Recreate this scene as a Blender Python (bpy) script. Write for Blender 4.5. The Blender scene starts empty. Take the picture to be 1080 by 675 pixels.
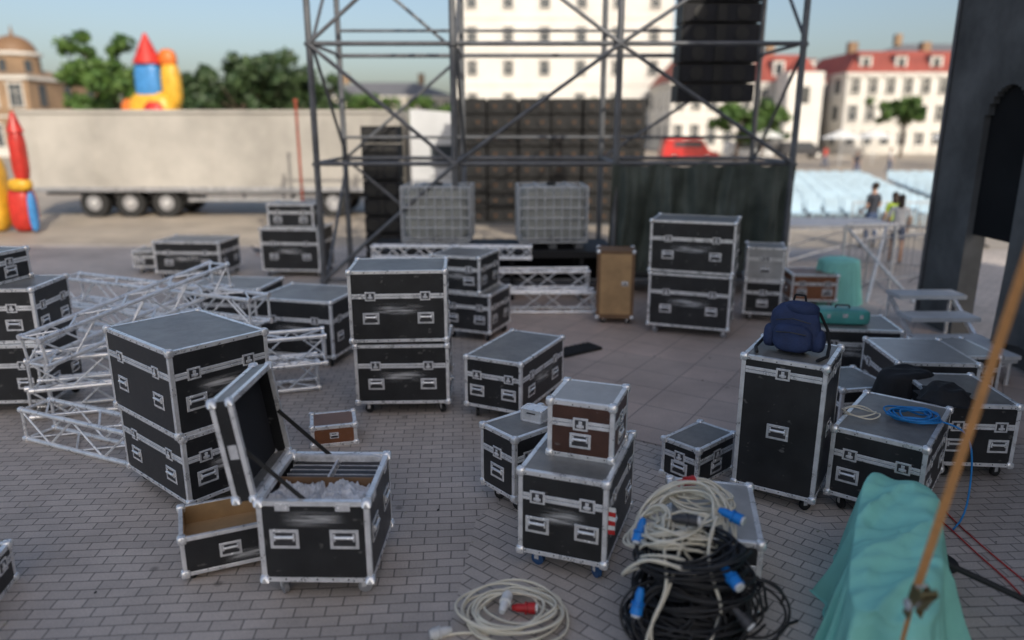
import bpy, math, random
import numpy as np
from mathutils import Vector, Matrix, noise
random.seed(7)
sc=bpy.context.scene
R=math.radians
# ---------------------------------------------------------------- materials
MATS={}
def newmat(name):
    m=bpy.data.materials.new(name); m.use_nodes=True
    nt=m.node_tree; b=nt.nodes['Principled BSDF']; MATS[name]=m
    return m,nt,b
def N(nt,t,**k):
    n=nt.nodes.new(t)
    for a,v in k.items():
        if a in n.inputs.keys(): n.inputs[a].default_value=v
        else: setattr(n,a,v)
    return n
def c4(c): return (c[0],c[1],c[2],1)
def mat(name,col,rough=.6,metal=0,var=.25,scale=4,bump=.1,bscale=60,dust_sheen=0,rnd=0,spec=.5,rvar=.12,dust_sheen_col=(.30,.29,.27)):
    m,nt,b=newmat(name); L=nt.links
    tc=N(nt,'ShaderNodeTexCoord')
    n1=N(nt,'ShaderNodeTexNoise',Scale=scale,Detail=6.0,Roughness=.6); L.new(tc.outputs['Object'],n1.inputs['Vector'])
    mr=N(nt,'ShaderNodeMapRange'); mr.inputs['From Min'].default_value=.3; mr.inputs['From Max'].default_value=.7
    mr.inputs['To Min'].default_value=1-var; mr.inputs['To Max'].default_value=1+var
    L.new(n1.outputs['Fac'],mr.inputs['Value'])
    src=mr.outputs['Result']
    if rnd:
        oi=N(nt,'ShaderNodeObjectInfo')
        m2=N(nt,'ShaderNodeMath',operation='MULTIPLY_ADD'); L.new(oi.outputs['Random'],m2.inputs[0]); m2.inputs[1].default_value=rnd; m2.inputs[2].default_value=1-rnd/2
        m3=N(nt,'ShaderNodeMath',operation='MULTIPLY'); L.new(src,m3.inputs[0]); L.new(m2.outputs[0],m3.inputs[1]); src=m3.outputs[0]
    vm=N(nt,'ShaderNodeVectorMath',operation='SCALE'); vm.inputs[0].default_value=col; L.new(src,vm.inputs['Scale'])
    cout=vm.outputs[0]
    if dust_sheen:  # upward faces paled: dust, plus sky reflection painted into the colour
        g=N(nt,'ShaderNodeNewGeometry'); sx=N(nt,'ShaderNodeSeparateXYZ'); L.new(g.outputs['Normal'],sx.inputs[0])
        mm=N(nt,'ShaderNodeMapRange'); L.new(sx.outputs['Z'],mm.inputs['Value']); mm.inputs['From Min'].default_value=.2; mm.inputs['To Max'].default_value=dust_sheen; mm.inputs['To Min'].default_value=.04
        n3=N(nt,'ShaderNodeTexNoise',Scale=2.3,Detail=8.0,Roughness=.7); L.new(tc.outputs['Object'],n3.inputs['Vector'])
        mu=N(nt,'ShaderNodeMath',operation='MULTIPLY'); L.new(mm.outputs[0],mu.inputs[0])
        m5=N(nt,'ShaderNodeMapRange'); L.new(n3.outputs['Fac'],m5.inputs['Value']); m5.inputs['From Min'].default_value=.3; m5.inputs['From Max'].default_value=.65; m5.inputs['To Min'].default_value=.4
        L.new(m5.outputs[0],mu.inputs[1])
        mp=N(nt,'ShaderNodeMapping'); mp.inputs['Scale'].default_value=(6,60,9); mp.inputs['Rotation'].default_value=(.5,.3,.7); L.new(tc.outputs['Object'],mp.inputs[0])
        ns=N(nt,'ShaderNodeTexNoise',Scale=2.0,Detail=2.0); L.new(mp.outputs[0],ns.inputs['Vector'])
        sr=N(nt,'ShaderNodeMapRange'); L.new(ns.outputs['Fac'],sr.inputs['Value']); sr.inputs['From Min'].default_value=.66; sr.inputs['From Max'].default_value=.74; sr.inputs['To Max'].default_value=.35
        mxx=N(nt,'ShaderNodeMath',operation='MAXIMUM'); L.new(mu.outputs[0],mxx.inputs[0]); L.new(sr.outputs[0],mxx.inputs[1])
        mx=N(nt,'ShaderNodeMix',data_type='RGBA'); L.new(mxx.outputs[0],mx.inputs[0]); L.new(cout,mx.inputs[6]); mx.inputs[7].default_value=c4(dust_sheen_col)
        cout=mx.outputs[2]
    L.new(cout,b.inputs['Base Color'])
    b.inputs['Metallic'].default_value=metal; b.inputs['Specular IOR Level'].default_value=spec
    r=N(nt,'ShaderNodeMapRange'); L.new(n1.outputs['Fac'],r.inputs['Value']); r.inputs['To Min'].default_value=max(.02,rough-rvar); r.inputs['To Max'].default_value=min(1,rough+rvar)
    L.new(r.outputs[0],b.inputs['Roughness'])
    if bump:
        n2=N(nt,'ShaderNodeTexNoise',Scale=bscale,Detail=3.0); L.new(tc.outputs['Object'],n2.inputs['Vector'])
        bp=N(nt,'ShaderNodeBump',Strength=bump); bp.inputs['Distance'].default_value=.01
        L.new(n2.outputs['Fac'],bp.inputs['Height']); L.new(bp.outputs[0],b.inputs['Normal'])
    return m
mat('case_black',(.014,.015,.017),.38,0,.35,5,.12,140,dust_sheen=.9,rnd=.6)
mat('case_brown',(.07,.026,.016),.4,0,.3,5,.1,140,dust_sheen=.3,rnd=.2)
mat('case_grey',(.46,.46,.455),.34,.2,.2,5,.08,120,dust_sheen=.3)
mat('case_orange',(.22,.08,.03),.5,0,.2,5,.1,120,dust_sheen=.4)
mat('aluminium',(.92,.92,.92),.30,.5,.22,9,.08,90)
mat('dull_aluminium',(.42,.42,.43),.5,.6,.25,6,.1,60)
mat('zinc',(.95,.95,.95),.24,.55,.2,20,.05,90)
mat('recess',(.07,.07,.075),.5,.5,.2,10,0)
mat('rubber',(.02,.02,.02),.7)
mat('wheel_blue',(.03,.09,.22),.5)
mat('wheel_grey',(.25,.25,.26),.6)
mat('plywood',(.46,.29,.14),.65,0,.25,3,.15,50)
mat('ply_dark',(.20,.115,.06),.6,0,.25,3,.15,50)
mat('foam',(.60,.61,.64),.4,0,.35,12,.4,30)
mat('dark_inside',(.02,.02,.024),.85)
mat('beige_cable',(.80,.74,.60),.5,0,.12,6,.03,50)
mat('black_cable',(.018,.018,.02),.45,0,.3,6,.03,50)
mat('blue_cable',(.02,.24,.60),.45,0,.2,6,.03,50)
mat('blue_plastic',(.015,.24,.72),.35)
mat('red_plastic',(.5,.02,.02),.4)
mat('white_plastic',(.75,.75,.73),.4)
mat('teal_cloth',(.30,.72,.60),.75,0,.10,3,.25,25,spec=.3)
mat('green_tarp',(.07,.085,.072),.5,0,.4,2,.5,9)
mat('black_cloth',(.014,.014,.016),.8,0,.3,5,.4,30)
mat('navy_cloth',(.020,.036,.10),.75,0,.3,8,.5,60)
mat('strap_tan',(.70,.35,.13),.7,0,.12,30,.3,300)
mat('olive_metal',(.28,.24,.12),.45,.6)
mat('steel_grey',(.15,.155,.165),.5,.4,.3,3,.1,30)
mat('galv',(.62,.63,.64),.45,.4,.2,10,.1,50)
mat('tank_plastic',(.33,.34,.32),.5,0,.2,3,.1,10)
mat('speaker_black',(.006,.006,.007),.6,0,.3,2,.15,50)
mat('speaker_grille',(.022,.021,.020),.5,0,.3,2,.15,50)
mat('speaker_cone',(.10,.05,.02),.6)
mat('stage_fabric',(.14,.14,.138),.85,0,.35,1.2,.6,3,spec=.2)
mat('dark_backing',(.015,.015,.016),.9,0,.3,1,.4,3,spec=.2)
mat('truck_tarp',(.42,.395,.355),.6,0,.22,.5,.25,2)
mat('truck_white',(.62,.63,.64),.35,0,.08,1)
mat('truck_dark',(.03,.03,.035),.6)
mat('glass_dark',(.05,.06,.07),.12,0,.2,1,0)
mat('plaster_white',(.68,.66,.62),.85,0,.1,.25,.1,3)
mat('plaster_cream',(.55,.50,.42),.85,0,.12,.25,.1,3)
mat('old_brick',(.27,.18,.11),.85,0,.3,.5,.2,3)
mat('roof_red',(.27,.06,.045),.75,0,.25,.5,.2,4)
mat('roof_grey',(.15,.15,.16),.7)
mat('trim_stone',(.6,.58,.54),.8)
mat('chair_blue',(.34,.47,.57),.5,0,.25,.6)
mat('infl_red',(.5,.03,.02),.4); mat('infl_yellow',(.65,.36,.03),.4); mat('infl_blue',(.05,.22,.5),.4); mat('infl_orange',(.6,.15,.02),.4)
mat('skin',(.45,.27,.19),.55,0,.1,8); mat('hair_dark',(.03,.018,.012),.6); mat('shirt_dark',(.03,.035,.05),.8)
mat('shirt_white',(.7,.7,.7),.8); mat('shirt_lime',(.35,.5,.06),.8); mat('denim',(.05,.08,.16),.85); mat('shoe',(.05,.05,.05),.6)
mat('umbrella_white',(.7,.7,.68),.8); mat('car_red',(.5,.02,.02),.3); mat('bark',(.08,.055,.04),.9)
mat('pigeon_grey',(.12,.13,.15),.7); mat('tool_teal',(.08,.34,.31),.4); mat('post_red',(.3,.06,.03),.6)
mat('concrete_light',(.6,.6,.6),.7,0,.15,3)
mat('litter',(.45,.42,.34),.8)
def leafmat(name,a,b_):
    m,nt,b=newmat(name);L=nt.links
    tc=N(nt,'ShaderNodeTexCoord'); n=N(nt,'ShaderNodeTexNoise',Scale=1.1,Detail=5.0); L.new(tc.outputs['Object'],n.inputs['Vector'])
    cr=N(nt,'ShaderNodeValToRGB'); cr.color_ramp.elements[0].position=.35; cr.color_ramp.elements[1].position=.65
    cr.color_ramp.elements[0].color=c4(a); cr.color_ramp.elements[1].color=c4(b_)
    L.new(n.outputs['Fac'],cr.inputs[0]); L.new(cr.outputs[0],b.inputs['Base Color']); b.inputs['Roughness'].default_value=.6
leafmat('leaf_dark',(.016,.04,.014),(.05,.09,.028)); leafmat('leaf_mid',(.03,.08,.012),(.09,.16,.03))
m,nt,b=newmat('faded_stencil'); L=nt.links
uv=N(nt,'ShaderNodeUVMap'); sx=N(nt,'ShaderNodeSeparateXYZ'); L.new(uv.outputs[0],sx.inputs[0])
def tri(o):
    a=N(nt,'ShaderNodeMath',operation='SUBTRACT'); L.new(o,a.inputs[0]); a.inputs[1].default_value=.5
    b2=N(nt,'ShaderNodeMath',operation='ABSOLUTE'); L.new(a.outputs[0],b2.inputs[0])
    c=N(nt,'ShaderNodeMapRange',interpolation_type='SMOOTHSTEP'); L.new(b2.outputs[0],c.inputs['Value']); c.inputs['From Min'].default_value=.1; c.inputs['From Max'].default_value=.5; c.inputs['To Min'].default_value=1; c.inputs['To Max'].default_value=0
    return c.outputs[0]
mu=N(nt,'ShaderNodeMath',operation='MULTIPLY'); L.new(tri(sx.outputs['X']),mu.inputs[0]); L.new(tri(sx.outputs['Y']),mu.inputs[1])
tc=N(nt,'ShaderNodeTexCoord'); mp=N(nt,'ShaderNodeMapping'); mp.inputs['Scale'].default_value=(4,4,40); L.new(tc.outputs['Object'],mp.inputs[0])
nn=N(nt,'ShaderNodeTexNoise',Scale=1.0,Detail=3.0); L.new(mp.outputs[0],nn.inputs['Vector'])
mr=N(nt,'ShaderNodeMapRange'); L.new(nn.outputs['Fac'],mr.inputs['Value']); mr.inputs['From Min'].default_value=.33; mr.inputs['From Max'].default_value=.72
m2=N(nt,'ShaderNodeMath',operation='MULTIPLY'); L.new(mu.outputs[0],m2.inputs[0]); L.new(mr.outputs[0],m2.inputs[1])
tr=N(nt,'ShaderNodeBsdfTransparent'); ms=N(nt,'ShaderNodeMixShader'); L.new(m2.outputs[0],ms.inputs[0]); L.new(tr.outputs[0],ms.inputs[1]); L.new(b.outputs[0],ms.inputs[2])
b.inputs['Base Color'].default_value=(.65,.65,.65,1); L.new(ms.outputs[0],nt.nodes['Material Output'].inputs[0])
def paving(name,c1,c2,mortar,bw,rh,ms,rot,stain=.3,bump=.5,off=.5):
    m,nt,b=newmat(name);L=nt.links
    tc=N(nt,'ShaderNodeTexCoord'); mp=N(nt,'ShaderNodeMapping'); mp.inputs['Rotation'].default_value=(0,0,R(rot)); L.new(tc.outputs['Object'],mp.inputs[0])
    wn=N(nt,'ShaderNodeTexNoise',Scale=1.5,Detail=2.0); L.new(tc.outputs['Object'],wn.inputs['Vector'])
    ws=N(nt,'ShaderNodeVectorMath',operation='SCALE'); ws.inputs['Scale'].default_value=.03; L.new(wn.outputs['Color'],ws.inputs[0])
    wa=N(nt,'ShaderNodeVectorMath',operation='ADD'); L.new(mp.outputs[0],wa.inputs[0]); L.new(ws.outputs[0],wa.inputs[1])
    bt=N(nt,'ShaderNodeTexBrick'); L.new(wa.outputs[0],bt.inputs['Vector']); bt.offset=off
    for k,v in (('Color1',c4(c1)),('Color2',c4(c2)),('Mortar',c4(mortar)),('Scale',1.0),('Mortar Size',ms),('Mortar Smooth',.3),('Bias',0.0),('Brick Width',bw),('Row Height',rh)): bt.inputs[k].default_value=v
    n1=N(nt,'ShaderNodeTexNoise',Scale=.55,Detail=9.0,Roughness=.65); L.new(tc.outputs['Object'],n1.inputs['Vector'])
    mr=N(nt,'ShaderNodeMapRange'); L.new(n1.outputs['Fac'],mr.inputs['Value']); mr.inputs['From Min'].default_value=.3; mr.inputs['From Max'].default_value=.7; mr.inputs['To Min'].default_value=1-stain; mr.inputs['To Max'].default_value=1+stain*.7
    n2=N(nt,'ShaderNodeTexNoise',Scale=70.0,Detail=3.0); L.new(tc.outputs['Object'],n2.inputs['Vector'])
    m2=N(nt,'ShaderNodeMapRange'); L.new(n2.outputs['Fac'],m2.inputs['Value']); m2.inputs['To Min'].default_value=.7; m2.inputs['To Max'].default_value=1.3
    mm=N(nt,'ShaderNodeMath',operation='MULTIPLY'); L.new(mr.outputs[0],mm.inputs[0]); L.new(m2.outputs[0],mm.inputs[1])
    vo=N(nt,'ShaderNodeTexVoronoi',Scale=1.6); L.new(tc.outputs['Object'],vo.inputs['Vector'])
    vs=N(nt,'ShaderNodeMapRange'); L.new(vo.outputs['Distance'],vs.inputs['Value']); vs.inputs['From Min'].default_value=.03; vs.inputs['From Max'].default_value=.07; vs.inputs['To Min'].default_value=.55; vs.inputs['To Max'].default_value=1
    mm2=N(nt,'ShaderNodeMath',operation='MULTIPLY'); L.new(mm.outputs[0],mm2.inputs[0]); L.new(vs.outputs[0],mm2.inputs[1])
    vm=N(nt,'ShaderNodeVectorMath',operation='SCALE'); L.new(bt.outputs['Color'],vm.inputs[0]); L.new(mm2.outputs[0],vm.inputs['Scale'])
    L.new(vm.outputs[0],b.inputs['Base Color']); b.inputs['Roughness'].default_value=.62
    ad=N(nt,'ShaderNodeMath',operation='MULTIPLY_ADD'); L.new(bt.outputs['Fac'],ad.inputs[0]); ad.inputs[1].default_value=-1
    n2b=N(nt,'ShaderNodeMath',operation='MULTIPLY'); L.new(n2.outputs['Fac'],n2b.inputs[0]); n2b.inputs[1].default_value=.5; L.new(n2b.outputs[0],ad.inputs[2])
    bp=N(nt,'ShaderNodeBump',Strength=bump); bp.inputs['Distance'].default_value=.006; L.new(ad.outputs[0],bp.inputs['Height']); L.new(bp.outputs[0],b.inputs['Normal'])
paving('paving_brick',(.58,.505,.45),(.48,.42,.375),(.20,.18,.16),.21,.105,.006,-4)
paving('paving_brick_diag',(.60,.525,.465),(.50,.44,.39),(.20,.18,.16),.21,.105,.006,40)
paving('paving_slab',(.60,.47,.40),(.52,.42,.36),(.24,.20,.18),.6,.6,.007,32,off=0)
paving('plaza_stone',(.40,.34,.27),(.35,.30,.245),(.2,.18,.16),1.2,.8,.012,10)
# ---------------------------------------------------------------- mesh builder
class MB:
    def __init__(s): s.v=[];s.f=[];s.m=[];s.sm=[];s.uv={};s.names=[];s.M=Matrix.Identity(4)
    def mi(s,n):
        if n not in s.names: s.names.append(n)
        return s.names.index(n)
    def add(s,vs,fs,mt,smooth=False):
        o=len(s.v); M=s.M
        s.v+= [tuple(M@Vector(p)) for p in vs]; k=s.mi(mt)
        for f in fs: s.f.append(tuple(i+o for i in f)); s.m.append(k); s.sm.append(smooth)
    def box(s,c,z,mt,rot=None):
        x,y,w=z[0]/2,z[1]/2,z[2]/2
        vs=[Vector(p) for p in((-x,-y,-w),(x,-y,-w),(x,y,-w),(-x,y,-w),(-x,-y,w),(x,-y,w),(x,y,w),(-x,y,w))]
        if rot is not None: vs=[rot@p for p in vs]
        c=Vector(c); vs=[p+c for p in vs]
        s.add(vs,[(0,3,2,1),(4,5,6,7),(0,1,5,4),(1,2,6,5),(2,3,7,6),(3,0,4,7)],mt)
    def cyl(s,p0,p1,r,mt,n=8,r1=None,cap=True):
        p0=Vector(p0);p1=Vector(p1);d=p1-p0
        if d.length<1e-6: return
        r1=r if r1 is None else r1
        q=d.to_track_quat('Z','Y'); vs=[]
        for p,rr in((p0,r),(p1,r1)):
            for i in range(n):
                a=2*math.pi*i/n; vs.append(p+q@Vector((rr*math.cos(a),rr*math.sin(a),0)))
        s.add(vs,[(i,(i+1)%n,n+(i+1)%n,n+i) for i in range(n)],mt,True)
        if cap: s.add(vs,[tuple(range(n))[::-1],tuple(range(n,2*n))],mt)
    def path(s,pts,r,mt,n=6):
        for a,b in zip(pts[:-1],pts[1:]): s.cyl(a,b,r,mt,n)
    def blob(s,c,z,mt,e=1.0,nu=16,nv=10,rot=None,f=None):
        c=Vector(c); vs=[]
        def pw(a): return math.copysign(abs(a)**e,a)
        for j in range(nv+1):
            ph=-math.pi/2+math.pi*j/nv
            for i in range(nu):
                th=2*math.pi*i/nu
                p=Vector((z[0]*pw(math.cos(ph))*pw(math.cos(th)),z[1]*pw(math.cos(ph))*pw(math.sin(th)),z[2]*pw(math.sin(ph))))
                if f: p=f(p)
                if rot is not None: p=rot@p
                vs.append(p+c)
        fs=[(j*nu+i,j*nu+(i+1)%nu,(j+1)*nu+(i+1)%nu,(j+1)*nu+i) for j in range(nv) for i in range(nu)]
        s.add(vs,fs,mt,True)
    def quaduv(s,vs,mt):
        s.uv[len(s.f)]=[(0,0),(1,0),(1,1),(0,1)]; s.add(vs,[(0,1,2,3)],mt)
    def obj(s,name,loc=(0,0,0),rz=0,parent=None,bevel=0):
        me=bpy.data.meshes.new(name); me.from_pydata(s.v,[],s.f)
        for n in s.names: me.materials.append(MATS[n])
        me.polygons.foreach_set('material_index',s.m); me.polygons.foreach_set('use_smooth',s.sm)
        if s.uv:
            ul=me.uv_layers.new(name='UVMap')
            for fi,u in s.uv.items():
                for k,li in enumerate(me.polygons[fi].loop_indices): ul.data[li].uv=u[k]
        me.validate(); me.update()
        o=bpy.data.objects.new(name,me); sc.collection.objects.link(o); o.location=loc; o.rotation_euler=(0,0,R(rz))
        if parent: o.parent=parent
        if bevel:
            md=o.modifiers.new('Bevel','BEVEL'); md.width=bevel; md.segments=1; md.limit_method='ANGLE'; md.angle_limit=R(60)
        return o
def empty(name,loc=(0,0,0),rz=0):
    e=bpy.data.objects.new(name,None); e.empty_display_size=.2; sc.collection.objects.link(e); e.location=loc; e.rotation_euler=(0,0,R(rz)); return e
def RZ(a): return Matrix.Rotation(R(a),3,'Z')
# ---------------------------------------------------------------- flight cases
FACES={'f':(Vector((1,0,0)),Vector((0,-1,0))),'b':(Vector((-1,0,0)),Vector((0,1,0))),'r':(Vector((0,1,0)),Vector((1,0,0))),'l':(Vector((0,-1,0)),Vector((-1,0,0)))}
def fbox(mb,face,half,u,z,off,a,t,c,mt):
    r,n=FACES[face]; cc=r*u+n*(half+off); s=(abs(r.x)*a+abs(n.x)*t,abs(r.y)*a+abs(n.y)*t,c); mb.box((cc.x,cc.y,z),s,mt)
def castors(mb,w,d,mt,zt=.14,rad=.05):
    for sx_ in(-1,1):
        for sy in(-1,1):
            x=sx_*(w/2-.1);y=sy*(d/2-.1); a=random.uniform(-60,60); rt=RZ(a)
            mb.box((x,y,zt-.006),(.1,.085,.012),'zinc')
            mb.cyl((x,y,zt-.012),(x,y,zt-.03),.03,'zinc')
            o=rt@Vector((.02,0,0))
            for k in(-1,1):
                q=rt@Vector((0,k*.022,0)); mb.box((x+o.x+q.x,y+o.y+q.y,(rad+zt-.03)/2+.008),(.035,.004,zt-rad-.01),'zinc',rt)
            p=rt@Vector((0,.016,0)); c=Vector((x+o.x*1.3,y+o.y*1.3,rad)); mb.cyl(c-p,c+p,rad,mt,14)
def frame(mb,w,d,z0,z1,e=.036,corner=True,cols='aluminium'):
    h=z1-z0; zc=(z0+z1)/2
    for sx_ in(-1,1):
        for sy in(-1,1):
            mb.box((sx_*(w/2-e/2+.003),sy*(d/2-e/2+.003),zc),(e,e,h-.01),cols)
            if corner:
                for zz in(z0+.014,z1-.014): mb.blob((sx_*(w/2-.014),sy*(d/2-.014),zz),(.037,.037,.035),'zinc',.6,8,6)
    for z,s in((z0,1),(z1,-1)):
        for k in(-1,1):
            mb.box((0,k*(d/2-e/2+.0038),z+s*(e/2-.0038)),(w-.02,e,e),cols)
            mb.box((k*(w/2-e/2+.0046),0,z+s*(e/2-.0046)),(e,d-.02,e),cols)
def latch(mb,face,half,u,z,dark=False):
    fbox(mb,face,half,u,z,.003,.115,.006,.10,'zinc'); fbox(mb,face,half,u,z,.004,.085,.006,.07,'recess')
    fbox(mb,face,half,u,z,.009,.026,.010,.055,'zinc'); fbox(mb,face,half,u,z-.012,.011,.055,.010,.02,'zinc')
def handle(mb,face,half,u,z,s=1):
    fbox(mb,face,half,u,z,.003,.18*s,.006,.13*s,'zinc'); fbox(mb,face,half,u,z,.004,.14*s,.006,.09*s,'recess')
    r,n=FACES[face]; c=r*u+n*(half+.013)+Vector((0,0,z+.015*s)); mb.cyl(c-r*.06*s,c+r*.06*s,.012*s,'zinc',8)
    for k in(-1,1): fbox(mb,face,half,u+k*.06*s,z+.015*s,.008,.014,.014,.05*s,'zinc')
def flight_case(x,y,w,d,h,rot=0,z=0,panel='case_black',top=None,wheels=True,wm='rubber',lid=.35,name='flight_case',label='',hs=1,nl=2):
    mb=MB(); zb=.14 if wheels else 0.0; e=.036
    if wheels: castors(mb,w,d,wm)
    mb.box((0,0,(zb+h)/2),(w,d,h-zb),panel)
    if top: mb.box((0,0,h+.0005),(w-.06,d-.06,.006),top)
    frame(mb,w,d,zb,h,e)
    zs=None
    if lid:
        zs=h-(h-zb)*lid
        for f,half,L_ in(('f',d/2,w),('b',d/2,w),('r',w/2,d),('l',w/2,d)):
            fbox(mb,f,half,0,zs+.015,.001,L_-.07,.006,.026,'aluminium'); fbox(mb,f,half,0,zs-.015,.001,L_-.07,.007,.026,'aluminium')
            fbox(mb,f,half,0,zs,.0005,L_-.07,.004,.006,'recess')
    for f,half,L_ in(('f',d/2,w),('b',d/2,w),('r',w/2,d),('l',w/2,d)):
        zh=zb+((zs or h)-zb)*.52
        us=[-.28*L_,.28*L_] if L_>.6 and nl==2 else [0]
        for u in us:
            if zs: latch(mb,f,half,u,zs)
            if f in 'fb' or L_>.75: handle(mb,f,half,u,zh,hs)
        if f in'rl' and L_<=.75: handle(mb,f,half,0,zh,hs)
    for f in label:
        half,L_=(d/2,w) if f in 'fb' else (w/2,d)
        r,n=FACES[f]; zz=zb+((zs or h)-zb)*.72
        c=n*(half+.0015)+Vector((0,0,zz)); a=L_*.3; b_=.08
        mb.quaduv([c-r*a-Vector((0,0,b_)),c+r*a-Vector((0,0,b_)),c+r*a+Vector((0,0,b_)),c-r*a+Vector((0,0,b_))],'faded_stencil')
    for f,half,L_ in(('f',d/2,w),('r',w/2,d),('l',w/2,d)):
        nr=int(L_/.11)
        for i in range(nr):
            u=-L_/2+L_*(i+.5)/nr
            for zz in(zb+.019,h-.019): fbox(mb,f,half,u,zz,.0055,.009,.006,.009,'recess')
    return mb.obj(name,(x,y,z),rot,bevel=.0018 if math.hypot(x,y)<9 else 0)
FC=flight_case
FC(-2.85,6.25,.85,1.15,.74,50,label='f')
FC(-2.87,6.25,.87,1.17,.73,50,z=.745,wheels=False,lid=.3,label='f')
FC(-1.25,8.3,1.05,.8,.83,2,label='f'); FC(-1.28,8.3,1.07,.8,.80,4,z=.87,wheels=False,label='f')
FC(.05,8.25,.7,1.2,.72,-26,label='r')
FC(.52,5.22,.66,.95,.80,-20,wm='wheel_blue',label='f',lid=.3)
FC(.585,5.28,.5,.48,.44,-20,z=.803,panel='case_brown',top='case_grey',wheels=False,lid=.38,nl=1,hs=.9)
FC(.144,6.03,.45,.7,.7,-50,label='l')
FC(1.77,6.48,.6,.4,.37,42,wheels=False,nl=1)
FC(2.42,6.08,.68,.7,1.33,-32,lid=.1,name='tall_flight_case',nl=1)
FC(3.32,6.0,.72,1.1,.745,-38)
FC(4.32,6.75,.68,.9,.74,-5); FC(4.55,7.9,.85,.95,.77,-5,top='case_grey'); FC(4.45,9.4,1.05,.8,.70,-8,label='f'); FC(3.72,7.75,.6,.7,.5,10,wheels=False)
FC(5.35,8.6,.7,.8,.6,0,top='case_grey')
FC(2.87,11.53,1.25,.8,.98,-20,label='f',wm='wheel_grey'); FC(2.87,11.53,1.27,.82,.79,-20,z=1.01,wheels=False,label='f')
FC(4.25,12.3,.6,.6,.7,-15); FC(4.25,12.3,.6,.6,.55,-15,z=.71,wheels=False,panel='case_grey')
FC(-.55,11.3,.8,.8,.74,-22); FC(-.72,11.35,.8,.8,.55,-20,z=.75,wheels=False,label='f')
FC(-4.75,16.3,1.3,.95,1.05,-5,label='f'); FC(-4.75,16.3,1.0,.7,.5,-3,z=1.06,wheels=False)
FC(-6.9,16.1,1.45,1.0,.8,-4,label='f'); FC(-8.1,16.6,.7,.7,.5,5)
FC(-2.85,10.2,1.15,1.0,.92,-14,label='f'); FC(-4.3,11.2,1.2,.9,.85,-6)
FC(-1.88,7.25,.46,.40,.22,15,panel='case_orange',wheels=False,nl=1,hs=.5,lid=None)
FC(-5.85,8.3,1.1,.8,.82,5); FC(-5.9,8.35,1.1,.8,.62,5,z=.83,wheels=False); FC(-6.1,8.4,.7,.6,.35,-8,z=1.46,wheels=False)
FC(-3.85,4.35,.6,.7,.3,10,wheels=False)
FC(1.43,4.78,.62,.85,.55,-12,top='case_grey',wheels=False)
FC(5.45,13.3,.8,.7,.62,-5,panel='case_orange')
FC(-1.15,14.0,.5,.5,.5,4)
mb=MB(); mb.box((0,0,.055),(.2,.14,.11),'aluminium'); frame(mb,.2,.14,0,.11,.012,False,'zinc'); mb.cyl((-.04,-.075,.08),(.04,-.075,.08),.006,'recess'); mb.obj('small_metal_box',(.2,6.05,.705),-30)
mb=MB(); mb.blob((0,0,.1),(.33,.16,.1),'tool_teal',.35,24,10); mb.box((0,-.158,.13),(.06,.02,.05),'zinc'); mb.box((.2,-.158,.12),(.04,.02,.05),'zinc');mb.box((-.2,-.158,.12),(.04,.02,.05),'zinc'); mb.path([(-.09,0,.19),(-.08,0,.235),(.08,0,.235),(.09,0,.19)],.012,'recess'); mb.obj('teal_toolbox',(4.3,9.35,.705),-8)
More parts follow.
